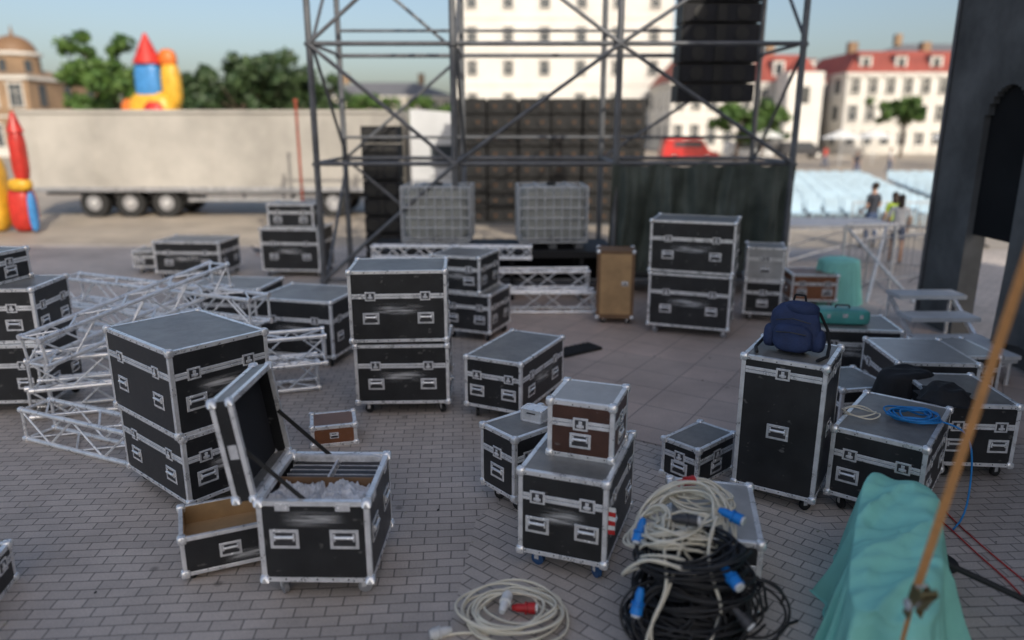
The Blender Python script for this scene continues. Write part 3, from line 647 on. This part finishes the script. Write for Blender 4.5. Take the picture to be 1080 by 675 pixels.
# ---------------------------------------------------------------- truck
T=empty('semi_truck')
mb=MB(); x0,x1,y0,y1=-17.2,-3.9,26.6,29.1
mb.box(((x0+x1)/2,(y0+y1)/2,2.32),(x1-x0,y1-y0,2.76),'truck_tarp')
for i in range(7): mb.box((x0+.5+i*(x1-x0-1)/6,y0-.004,2.3),(.05,.02,2.5),'truck_tarp')
mb.box(((x0+x1)/2,y0-.02,3.66),(x1-x0+.04,.06,.12),'truck_tarp'); mb.box(((x0+x1)/2,y0-.02,1.0),(x1-x0+.04,.06,.16),'dull_aluminium')
mb.box(((x0+x1)/2,(y0+y1)/2,.85),(x1-x0-.4,1.1,.2),'truck_dark')
mb.obj('trailer_body',parent=T)
mb=MB()
def wheel(x,y,r=.5):
    mb.cyl((x,y,r),(x,y+.35,r),r,'rubber',24); mb.cyl((x,y-.01,r),(x,y,r),r*.55,'dull_aluminium',16); mb.cyl((x,y-.05,r),(x,y-.01,r),r*.2,'zinc',12)
for x in(-15.0,-13.7,-12.4,-6.4,-2.2):
    for y in(26.75,28.7): wheel(x,y)
    mb.box((x,27.9,.5),(.12,2.2,.12),'truck_dark')
mb.box((-9.6,26.75,.62),(4.0,.04,.12),'dull_aluminium'); mb.box((-9.6,26.75,.85),(4.0,.04,.12),'dull_aluminium')
for x in(-11,-9.6,-8.2): mb.box((x,26.8,.78),(.08,.05,.4),'truck_dark')
mb.box((-8.0,27.3,.5),(.15,.15,1.0),'truck_dark'); mb.box((-13.7,26.7,1.05-.02),(4.0,.05,.06),'truck_dark'); mb.box((-4.4,27.85,.75),(5.2,.9,.25),'truck_dark'); mb.cyl((-5.0,26.8,.65),(-3.8,26.8,.65),.28,'dull_aluminium',16)
mb.obj('running_gear',parent=T)
mb=MB(); xs=-3.55
prof=[(0,.75),(2.1,.75),(2.2,1.6),(2.05,2.3),(1.9,3.0),(1.3,3.65),(0,3.75)]
v=[(xs+a,26.65,b2) for a,b2 in prof]+[(xs+a,29.05,b2) for a,b2 in prof]; n=len(prof)
mb.add(v,[tuple(range(n)),tuple(range(n,2*n))[::-1]]+[((i+1)%n,i,n+i,n+(i+1)%n) for i in range(n)],'truck_white')
mb.box((xs+1.25,26.64,2.15),(1.1,.03,.75),'glass_dark'); mb.box((xs+2.0,27.85,2.45),(.32,2.1,.8),'glass_dark',Matrix.Rotation(R(-13),3,'Y')); mb.box((xs+2.18,27.85,1.1),(.06,2.0,.5),'truck_dark'); mb.box((xs+1.25,26.63,1.45),(1.2,.02,.02),'truck_dark'); mb.box((xs+1.95,26.45,2.2),(.12,.2,.6),'truck_dark'); mb.box((xs+1.0,26.66,.6),(2.0,.1,.35),'truck_dark')
mb.obj('cab',parent=T)
# ---------------------------------------------------------------- buildings
def building(name,x0,x1,y,dep,h,st,bays,wall,roof=None,roofm='roof_red',rh=3,rz=0,winw=.5,winh=.55,dormers=0):
    W=x1-x0; E=empty(name,((x0+x1)/2,y,0),rz)
    mb=MB(); mb.box((0,dep/2,h/2),(W,dep,h),wall); mb.box((0,dep/2,h-.2),(W+.5,dep+.5,.4),'trim_stone'); mb.box((0,dep/2,.5),(W+.2,dep+.2,1.0),'trim_stone')
    sh=h/st
    for s_ in range(1,st): mb.box((0,dep/2,s_*sh),(W+.16,dep+.16,.18),'trim_stone')
    mb.obj('walls',parent=E)
    mb=MB(); bw=W/bays
    for s_ in range(st):
        for b2 in range(bays):
            x=-W/2+bw*(b2+.5); z=sh*(s_+.52); ww=bw*winw; wh=sh*winh
            mb.box((x,-.02,z),(ww,.06,wh),'glass_dark')
            for k in(-1,1): mb.box((x+k*(ww/2+.06),-.05,z),(.14,.16,wh+.3),'trim_stone')
            mb.box((x,-.08,z+wh/2+.1),(ww+.4,.24,.18),'trim_stone'); mb.box((x,-.08,z-wh/2-.1),(ww+.4,.28,.12),'trim_stone'); mb.box((x,-.06,z),(.06,.06,wh),'trim_stone'); mb.box((x,-.062,z+wh*.15),(ww,.06,.06),'trim_stone')
    nb=max(1,int(dep/4))
    for s_ in range(st):
        for b2 in range(nb):
            for k in(-1,1): mb.box((k*(W/2+.01),dep*(b2+.5)/nb,sh*(s_+.52)),(.06,1.3,sh*winh),'glass_dark')
    mb.obj('windows',parent=E)
    if roof:
        mb=MB(); i_=min(rh*.7,dep*.3)
        v=[(-W/2-.3,-.3,h),(W/2+.3,-.3,h),(W/2+.3,dep+.3,h),(-W/2-.3,dep+.3,h)]
        if roof=='mansard': u=[(-W/2+i_,i_,h+rh),(W/2-i_,i_,h+rh),(W/2-i_,dep-i_,h+rh),(-W/2+i_,dep-i_,h+rh)]; fs=[(0,1,5,4),(1,2,6,5),(2,3,7,6),(3,0,4,7),(4,5,6,7)]
        else:
            k_=min(dep/2,W*.45); u=[(-W/2+k_,dep/2,h+rh),(W/2-k_,dep/2,h+rh)]; fs=[(0,1,5,4),(1,2,5),(2,3,4,5),(3,0,4)]
        mb.add(v+u,fs,roofm)
        for i in range(dormers):
            x=-W/2+W*(i+.5)/dormers; mb.box((x,1.0,h+rh*.45),(1.3,1.6,rh*.6),'plaster_white'); mb.box((x,.18,h+rh*.45),(.8,.06,rh*.4),'glass_dark'); mb.box((x,1.0,h+rh*.78),(1.6,1.9,.14),roofm)
        for k in(-.3,.25): mb.box((W*k,dep*.5,h+rh+.6),(1.0,1.0,1.8),'old_brick')
        mb.obj('roof',parent=E)
    return E
building('white_town_house',-8,22,108,18,26,6,6,'plaster_white','hip','roof_grey',4,winw=.26,winh=.42)
building('red_roofed_building',19,37,92,14,8.2,2,9,'plaster_white','mansard','roof_red',3.2,dormers=5)
building('cream_corner_building',38,54,88,14,9,3,8,'plaster_white','mansard','roof_red',2.4,dormers=4)
E=building('domed_town_hall',-66,-50,80,14,8.2,2,6,'old_brick','hip','old_brick',1.8)
mb=MB(); mb.cyl((4.6,4,7.5),(4.6,4,10.4),2.3,'old_brick',12); mb.cyl((4.6,4,10.4),(4.6,4,10.7),2.6,'trim_stone',12); mb.blob((4.6,4,10.6),(2.2,2.2,1.9),'ply_dark',1,20,12); mb.cyl((4.6,4,12.3),(4.6,4,13.5),.25,'ply_dark',8,.03)
for i in range(6):
    a=i*math.pi/3-1.57; mb.box((4.6+2.28*math.cos(a),4+2.28*math.sin(a),9.1),(.7,.12,1.6),'glass_dark',Matrix.Rotation(a+math.pi/2,3,'Z'))
mb.obj('dome',parent=E)
building('white_apartment_block',-46,-37,120,14,9.5,3,6,'plaster_white','hip','roof_grey',2)
building('low_cream_building',-34,-10,130,14,8,2,12,'plaster_cream','hip','roof_grey',2.5)
building('far_office_building',56,90,120,16,13,4,14,'plaster_cream','hip','roof_grey',3)
# added block behind the viewpoint, never in view, put in to shade the foreground
building('shade_block',3,30,-41,16,33,9,10,'plaster_white',None,winw=.45,winh=.5)
mb=MB(); mb.box((0,0,4),(4,4,8),'plaster_white'); mb.cyl((0,0,8),(0,0,9.6),2.0,'roof_red',8,.6); mb.cyl((0,0,9.6),(0,0,10.6),.08,'zinc'); mb.box((0,-2.02,5.5),(1,.08,1.8),'glass_dark'); mb.obj('corner_turret',(33,89,1))
# ---------------------------------------------------------------- trees
def tree(name,x,y,h,cw,mt,seed,n=5000,leaf=.22,tr=.28):
    rs=np.random.RandomState(seed); mb=MB(); rd=random.Random(seed)
    mb.cyl((0,0,0),(0.1,0,h*.45),tr,'bark',10,tr*.55)
    tips=[]
    for i in range(9):
        a=rd.uniform(0,6.28); z=h*rd.uniform(.25,.5); L_=cw*rd.uniform(.25,.45); e=Vector((math.cos(a)*L_,math.sin(a)*L_,z+h*rd.uniform(.15,.4)))
        mb.cyl((0.05,0,z),e,tr*.35,'bark',6,tr*.1); tips.append(e)
    tips.append(Vector((0,0,h*.8)))
    cl=[]
    for i in range(34):
        t=tips[rd.randrange(len(tips))]; a=rd.uniform(0,6.28)
        cl.append((t.x+rd.gauss(0,cw*.13),t.y+rd.gauss(0,cw*.13),min(h*.95,max(h*.28,t.z+rd.gauss(0,h*.1))),rd.uniform(.07,.16)*cw))
    cl=np.array(cl); idx=rs.randint(0,len(cl),n); d=rs.normal(size=(n,3)); d/=np.linalg.norm(d,axis=1)[:,None]
    rad=cl[idx,3]*(rs.uniform(.3,1.1,n)); c=cl[idx,:3]+d*rad[:,None]*np.array([1,1,.8])
    u=rs.normal(size=(n,3)); u/=np.linalg.norm(u,axis=1)[:,None]; w=np.cross(u,d); w/=np.linalg.norm(w,axis=1)[:,None]+1e-6
    s_=leaf*rs.uniform(.6,1.3,n)[:,None]
    V=np.stack([c-u*s_,c-w*s_*.6,c+u*s_,c+w*s_*.6],1).reshape(-1,3)
    o=len(mb.v); mb.v+= [tuple(p) for p in V.tolist()]; k=mb.mi(mt)
    for i in range(n): mb.f.append((o+4*i,o+4*i+1,o+4*i+2,o+4*i+3)); mb.m.append(k); mb.sm.append(False)
    return mb.obj(name,(x,y,0))
tree('leafy_tree',-31,60,9.9,6.5,'leaf_mid',3,6500,.28)
for i,(x,y,h,w) in enumerate(((-28.5,72,8.6,6),(-25,71,9.9,7.5),(-22,72,9.2,7),(-19,73,8.2,6),(-26.5,75,8.5,7),(-20.5,76,8.5,7))): tree('leafy_tree',x,y,h,w,'leaf_dark',11+i,5500,.32)
for i,(x,y,h,w) in enumerate(((19.5,66,5.2,4),(23,70,5,4),(-16,90,7,5),(-8.5,78,6,5),(-4.5,74,5.5,4),(41,80,6,5),(9.5,80,6,5))): tree('street_tree',x,y,h,w,'leaf_mid',31+i,2800,.28,.18)
rs=np.random.RandomState(5); n=9000; xx=rs.uniform(-170,170,n); hh=(5+2.2*np.sin(xx*.11)+1.3*np.sin(xx*.37+1)); V=[];F=[]
for i in range(n):
    a=rs.uniform(0,1); z=hh[i]*a**.7; y=160+rs.uniform(-4,4); s_=rs.uniform(.5,1.1); t=rs.uniform(0,3.14)
    c=np.array([xx[i],y,z]); u=np.array([math.cos(t)*s_,.4,math.sin(t)*s_]); w=np.array([-math.sin(t)*s_,.3,math.cos(t)*s_])
    V+=[tuple(c-u),tuple(c-w),tuple(c+u),tuple(c+w)]; F.append((4*i,4*i+1,4*i+2,4*i+3))
mb=MB(); mb.add(V,F,'leaf_dark'); mb.obj('distant_treeline')
# ---------------------------------------------------------------- inflatables
mb=MB()
mb.blob((0,0,2.6),(1.6,1.3,2.6),'infl_yellow',.5,20,14); mb.blob((-.1,-.2,5.6),(.85,.8,1.6),'infl_blue',.5,20,12); mb.cyl((-.1,-.2,7.0),(-.1,-.2,9.0),1.0,'infl_red',16,.08); mb.blob((1.3,0,5.6),(.6,.6,1.5),'infl_yellow',.6,16,10); mb.blob((1.2,0,7.3),(.6,.5,.7),'infl_orange',.8,16,10); mb.blob((-1.6,-.3,3.6),(.6,.6,1.1),'infl_orange',.7,16,10)
mb.blob((.4,-1.1,3.6),(.7,.5,.9),'infl_red',.7,16,10)
mb.obj('inflatable_castle',(-25,54,.3))
mb=MB(); mb.blob((0,0,2.3),(.2,.22,.8),'infl_red',.6,16,12); mb.cyl((0,0,3.0),(0,0,3.6),.24,'infl_red',14,.05); mb.blob((-.1,0,1.45),(.32,.25,.2),'infl_yellow',.7,14,10); mb.blob((-.25,.2,.7),(.35,.35,.7),'infl_red',.6,16,12); mb.blob((.28,-.2,.65),(.11,.14,.6),'infl_blue',.7,14,10); mb.blob((-1.1,.2,1.2),(.4,.4,1.2),'infl_yellow',.6,14,10)
mb.obj('inflatable_slide',(-14.85,22.8,0))
mb=MB(); mb.cyl((0,0,0),(0,0,3.9),.045,'post_red',10); mb.box((0,0,.03),(.4,.4,.06),'steel_grey'); mb.cyl((0,0,3.9),(0,0,4.0),.07,'post_red'); mb.obj('signal_post',(-6.8,24.2,0))
# ---------------------------------------------------------------- chairs, car, umbrellas
mb=MB(); rd=random.Random(3)
for j in range(15):
    for i in range(26):
        x=9.3+i*.60+j*.62*.55; y=24.2+j*1.1
        if (i in(8,9)): continue
        a=rd.uniform(-.05,.05)
        mb.box((x+a,y,.44),(.45,.45,.04),'chair_blue'); mb.box((x+a,y+.22,.66),(.45,.04,.42),'chair_blue',Matrix.Rotation(R(-10),3,'X'))
        for k in(-1,1):
            for l in(-1,1): mb.box((x+a+k*.19,y+l*.19,.21),(.03,.03,.42),'chair_blue')
mb.obj('plastic_chair_rows')
def car(name,x,y,rz,mt,L_=4.5,H=1.6):
    mb=MB(); pr=[(-L_/2,.35),(L_/2,.35),(L_/2,.8),(L_/2-.9,.95),(L_/2-1.6,H),(-L_/2+.3,H),(-L_/2,1.0)]
    n=len(pr); v=[(a,-.85,b2) for a,b2 in pr]+[(a,.85,b2) for a,b2 in pr]
    mb.add(v,[tuple(range(n)),tuple(range(n,2*n))[::-1]]+[((i+1)%n,i,n+i,n+(i+1)%n) for i in range(n)],mt)
    mb.box((-.3,-.86,H*.76),(L_*.5,.02,H*.24),'glass_dark'); mb.box((-.3,.86,H*.76),(L_*.5,.02,H*.24),'glass_dark')
    for a in(-L_*.3,L_*.3):
        for k in(-1,1): mb.cyl((a,k*.7,.33),(a,k*.88,.33),.33,'rubber',16); mb.cyl((a,k*.88,.33),(a,k*.89,.33),.18,'zinc',12)
    mb.obj(name,(x,y,0),rz)
car('red_van',16.3,70,3,'car_red',5.2,2.0); car('parked_car',23,74,-4,'truck_white'); car('parked_car',29,76,4,'truck_dark')
for x,y in((26,60),(30,63),(34,58),(37,64),(22,66)):
    mb=MB(); mb.cyl((0,0,0),(0,0,2.5),.04,'galv'); mb.cyl((0,0,2.2),(0,0,2.9),1.7,'umbrella_white',8,.05); mb.cyl((0,0,.7),(0,0,.74),.45,'umbrella_white',12); mb.obj('market_umbrella',(x,y,0))
# ---------------------------------------------------------------- people
def person(name,loc,rz,H,shirt,pants,hair,stride=.18,short=False,longhair=False,armbend=0):
    k=H/1.75; E=empty(name,loc,rz)
    V=[];Rr=[];Ed=[]
    def a(p,r,par=None):
        V.append(tuple(c*k for c in p)); Rr.append((r[0]*k,r[1]*k) if isinstance(r,tuple) else (r*k,r*k))
        if par is not None: Ed.append((par,len(V)-1))
        return len(V)-1
    pel=a((0,0,.95),(.15,.11)); wa=a((0,0,1.08),(.135,.10),pel); ch=a((0,.0,1.28),(.165,.115),wa); sh=a((0,.01,1.42),(.12,.085),ch); nk=a((0,.0,1.50),.055,sh)
    hd0=a((0,-.01,1.57),(.062,.072),nk); hd1=a((0,-.01,1.65),(.075,.092),hd0); hd2=a((0,0,1.71),(.06,.075),hd1)
    for s_ in(-1,1):
        st=stride*s_
        hip=a((s_*.09,0,.88),(.095,.10),pel); kn=a((s_*.10,-st*.55-.03,.50),.065,hip); cf=a((s_*.10,-st*.7+.03,.34),.06,kn); an=a((s_*.10,-st+.02,.10),.042,cf); he=a((s_*.10,-st+.0,.045),.042,an); to=a((s_*.115,-st-.16,.03),(.04,.028),he)
        so=a((s_*.19,.01,1.40),.058,sh); el=a((s_*.245,st*.35+.02,1.13),.042,so)
        wr=a((s_*.25,st*.7-.06-armbend*.15,.90+armbend*.2),.028,el); pm=a((s_*.25,st*.75-.08-armbend*.2,.83+armbend*.24),(.018,.034),wr)
        for f_ in range(4):
            y=st*.75-.11-armbend*.2+.02*f_; fa=a((s_*.25,y,.79+armbend*.26),.009,pm); a((s_*.243,y-.008,.74+armbend*.27+.006*abs(f_-1.5)),.008,fa)
        th=a((s_*.235,st*.75-.125-armbend*.2,.825+armbend*.24),.010,pm); a((s_*.228,st*.75-.145-armbend*.2,.79+armbend*.25),.009,th)
    me=bpy.data.meshes.new('body'); me.from_pydata(V,Ed,[]); o=bpy.data.objects.new('tmp',me); sc.collection.objects.link(o)
    o.modifiers.new('Skin','SKIN')
    if not me.skin_vertices:
        bpy.context.view_layer.objects.active=o
        bpy.ops.mesh.customdata_skin_add()
    for i,sv in enumerate(me.skin_vertices[0].data): sv.radius=Rr[i]; sv.use_root=(i==0)
    sb=o.modifiers.new('S','SUBSURF'); sb.levels=2; sb.render_levels=2
    dg=bpy.context.evaluated_depsgraph_get(); m2=bpy.data.meshes.new_from_object(o.evaluated_get(dg)); bpy.data.objects.remove(o)
    m2.materials.clear()
    for q in('skin',shirt,pants,'shoe'): m2.materials.append(MATS[q])
    for p in m2.polygons:
        c=p.center/k; ax=abs(c.x)
        arm=ax>.19 and c.z<1.46
        if arm: i=1 if c.z>1.22 else 0
        elif c.z>1.47: i=0
        elif c.z>.96: i=1
        elif c.z>(.62 if short else .1): i=2
        elif c.z>.09: i=0
        else: i=3
        p.material_index=i; p.use_smooth=True
    b2=bpy.data.objects.new('body',m2); sc.collection.objects.link(b2); b2.parent=E
    mb=MB(); mb.M=Matrix.Scale(k,4)
    mb.blob((0,.025,1.685),(.088,.098,.095),hair,.9,16,10)
    if longhair: mb.blob((0,.07,1.56),(.08,.05,.15),hair,.8,14,10)
    mb.obj('hair',parent=E)
    mb=MB(); mb.M=Matrix.Scale(k,4)
    mb.blob((0,-.108,1.625),(.012,.018,.02),'skin')
    for s_ in(-1,1): mb.blob((s_*.03,-.092,1.65),(.012,.008,.007),'hair_dark'); mb.blob((s_*.08,0,1.64),(.01,.02,.03),'skin')
    mb.blob((0,-.094,1.59),(.022,.006,.006),'red_plastic'); mb.obj('face',parent=E)
    return E
person('standing_man',(9.65,19.9,0),200,1.72,'shirt_dark','denim','hair_dark',.08,armbend=.6)
person('walking_woman',(9.15,17.5,0),160,1.62,'shirt_white','denim','hair_dark',.2,True,True)
person('standing_woman',(9.75,19.0,0),185,1.55,'shirt_lime','denim','hair_dark',.06,False,True)
person('walking_man',(12.6,19.8,0),90,1.7,'shirt_white','shirt_dark','hair_dark',.2)
for i,(x,y) in enumerate(((21,46),(26,52),(30,50),(24,58))): person('distant_pedestrian',(x,y,0),70*i,1.7,('shirt_dark','shirt_white','shirt_lime','infl_red')[i],'denim','hair_dark',.18)
mb=MB(); mb.blob((0,0,.13),(.12,.055,.06),'pigeon_grey',1,16,10,Matrix.Rotation(R(-18),3,'Y')); mb.cyl((.08,0,.16),(.12,0,.22),.03,'pigeon_grey',10,.02); mb.blob((.13,0,.235),(.028,.022,.024),'pigeon_grey'); mb.cyl((.15,0,.233),(.178,0,.225),.007,'recess',6,.001); mb.box((-.16,0,.10),(.12,.05,.01),'pigeon_grey',Matrix.Rotation(R(-15),3,'Y'))
for k in(-1,1): mb.cyl((0,k*.025,.09),(.005,k*.025,.005),.005,'infl_orange',6); mb.box((.015,k*.025,.005),(.04,.02,.006),'infl_orange')
mb.obj('pigeon',(-6.45,18.6,.004),200)
# ---------------------------------------------------------------- ground
def sheet(name,pts,z,mt):
    mb=MB(); mb.add([(p[0],p[1],0) for p in pts],[tuple(range(len(pts)))],mt); return mb.obj(name,(0,0,z))
sheet('ground',[(-600,-300),(600,-300),(600,900),(-600,900)],-.008,'plaza_stone')
sheet('brick_pavement',[(-16,-12),(14,-12),(14,19.5),(-16,20.5)],-.004,'paving_brick')
sheet('diagonal_pavement',[(-.9,-2),(2.2,-2),(2.6,6.4),(.9,7.4),(-.3,5.6)],0,'paving_brick_diag')
sheet('slab_pavement',[(.5,7.7),(2.6,6.4),(6.8,7.5),(6.8,13.5),(2.2,19),(-.9,19),(-.4,10)],.004,'paving_slab')
# ---------------------------------------------------------------- light
w=bpy.data.worlds.new("World"); sc.world=w; w.use_nodes=True; nt=w.node_tree
sky=nt.nodes.new('ShaderNodeTexSky'); sky.sky_type='NISHITA'; sky.sun_disc=False
el=R(34); sd=Vector((.40,-.917,0)).normalized()
sky.sun_elevation=el; sky.sun_rotation=math.atan2(sd.x,sd.y); sky.air_density=1.0; sky.dust_density=3.2; sky.ozone_density=1.0
bg=nt.nodes['Background']; nt.links.new(sky.outputs[0],bg.inputs[0]); bg.inputs[1].default_value=.15
ld=-Vector((sd.x*math.cos(el),sd.y*math.cos(el),math.sin(el)))
sl=bpy.data.lights.new('sun','SUN'); sl.energy=3.6; sl.angle=R(.5); sl.color=(1,.92,.79)
so=bpy.data.objects.new('sun',sl); sc.collection.objects.link(so); so.rotation_euler=ld.to_track_quat('-Z','Y').to_euler(); so.location=(5,-10,20)
# ---------------------------------------------------------------- camera
cd=bpy.data.cameras.new('camera'); cd.lens=26; cd.sensor_width=36; cd.clip_end=2000; cd.clip_start=.05
cd.dof.use_dof=True; cd.dof.focus_distance=6.5; cd.dof.aperture_fstop=.40
co=bpy.data.objects.new('camera',cd); sc.collection.objects.link(co); co.location=(0,0,3.2); co.rotation_euler=(R(75.25),0,0)
sc.camera=co
sc.view_settings.view_transform='Standard'; sc.view_settings.look='None'; sc.view_settings.exposure=0
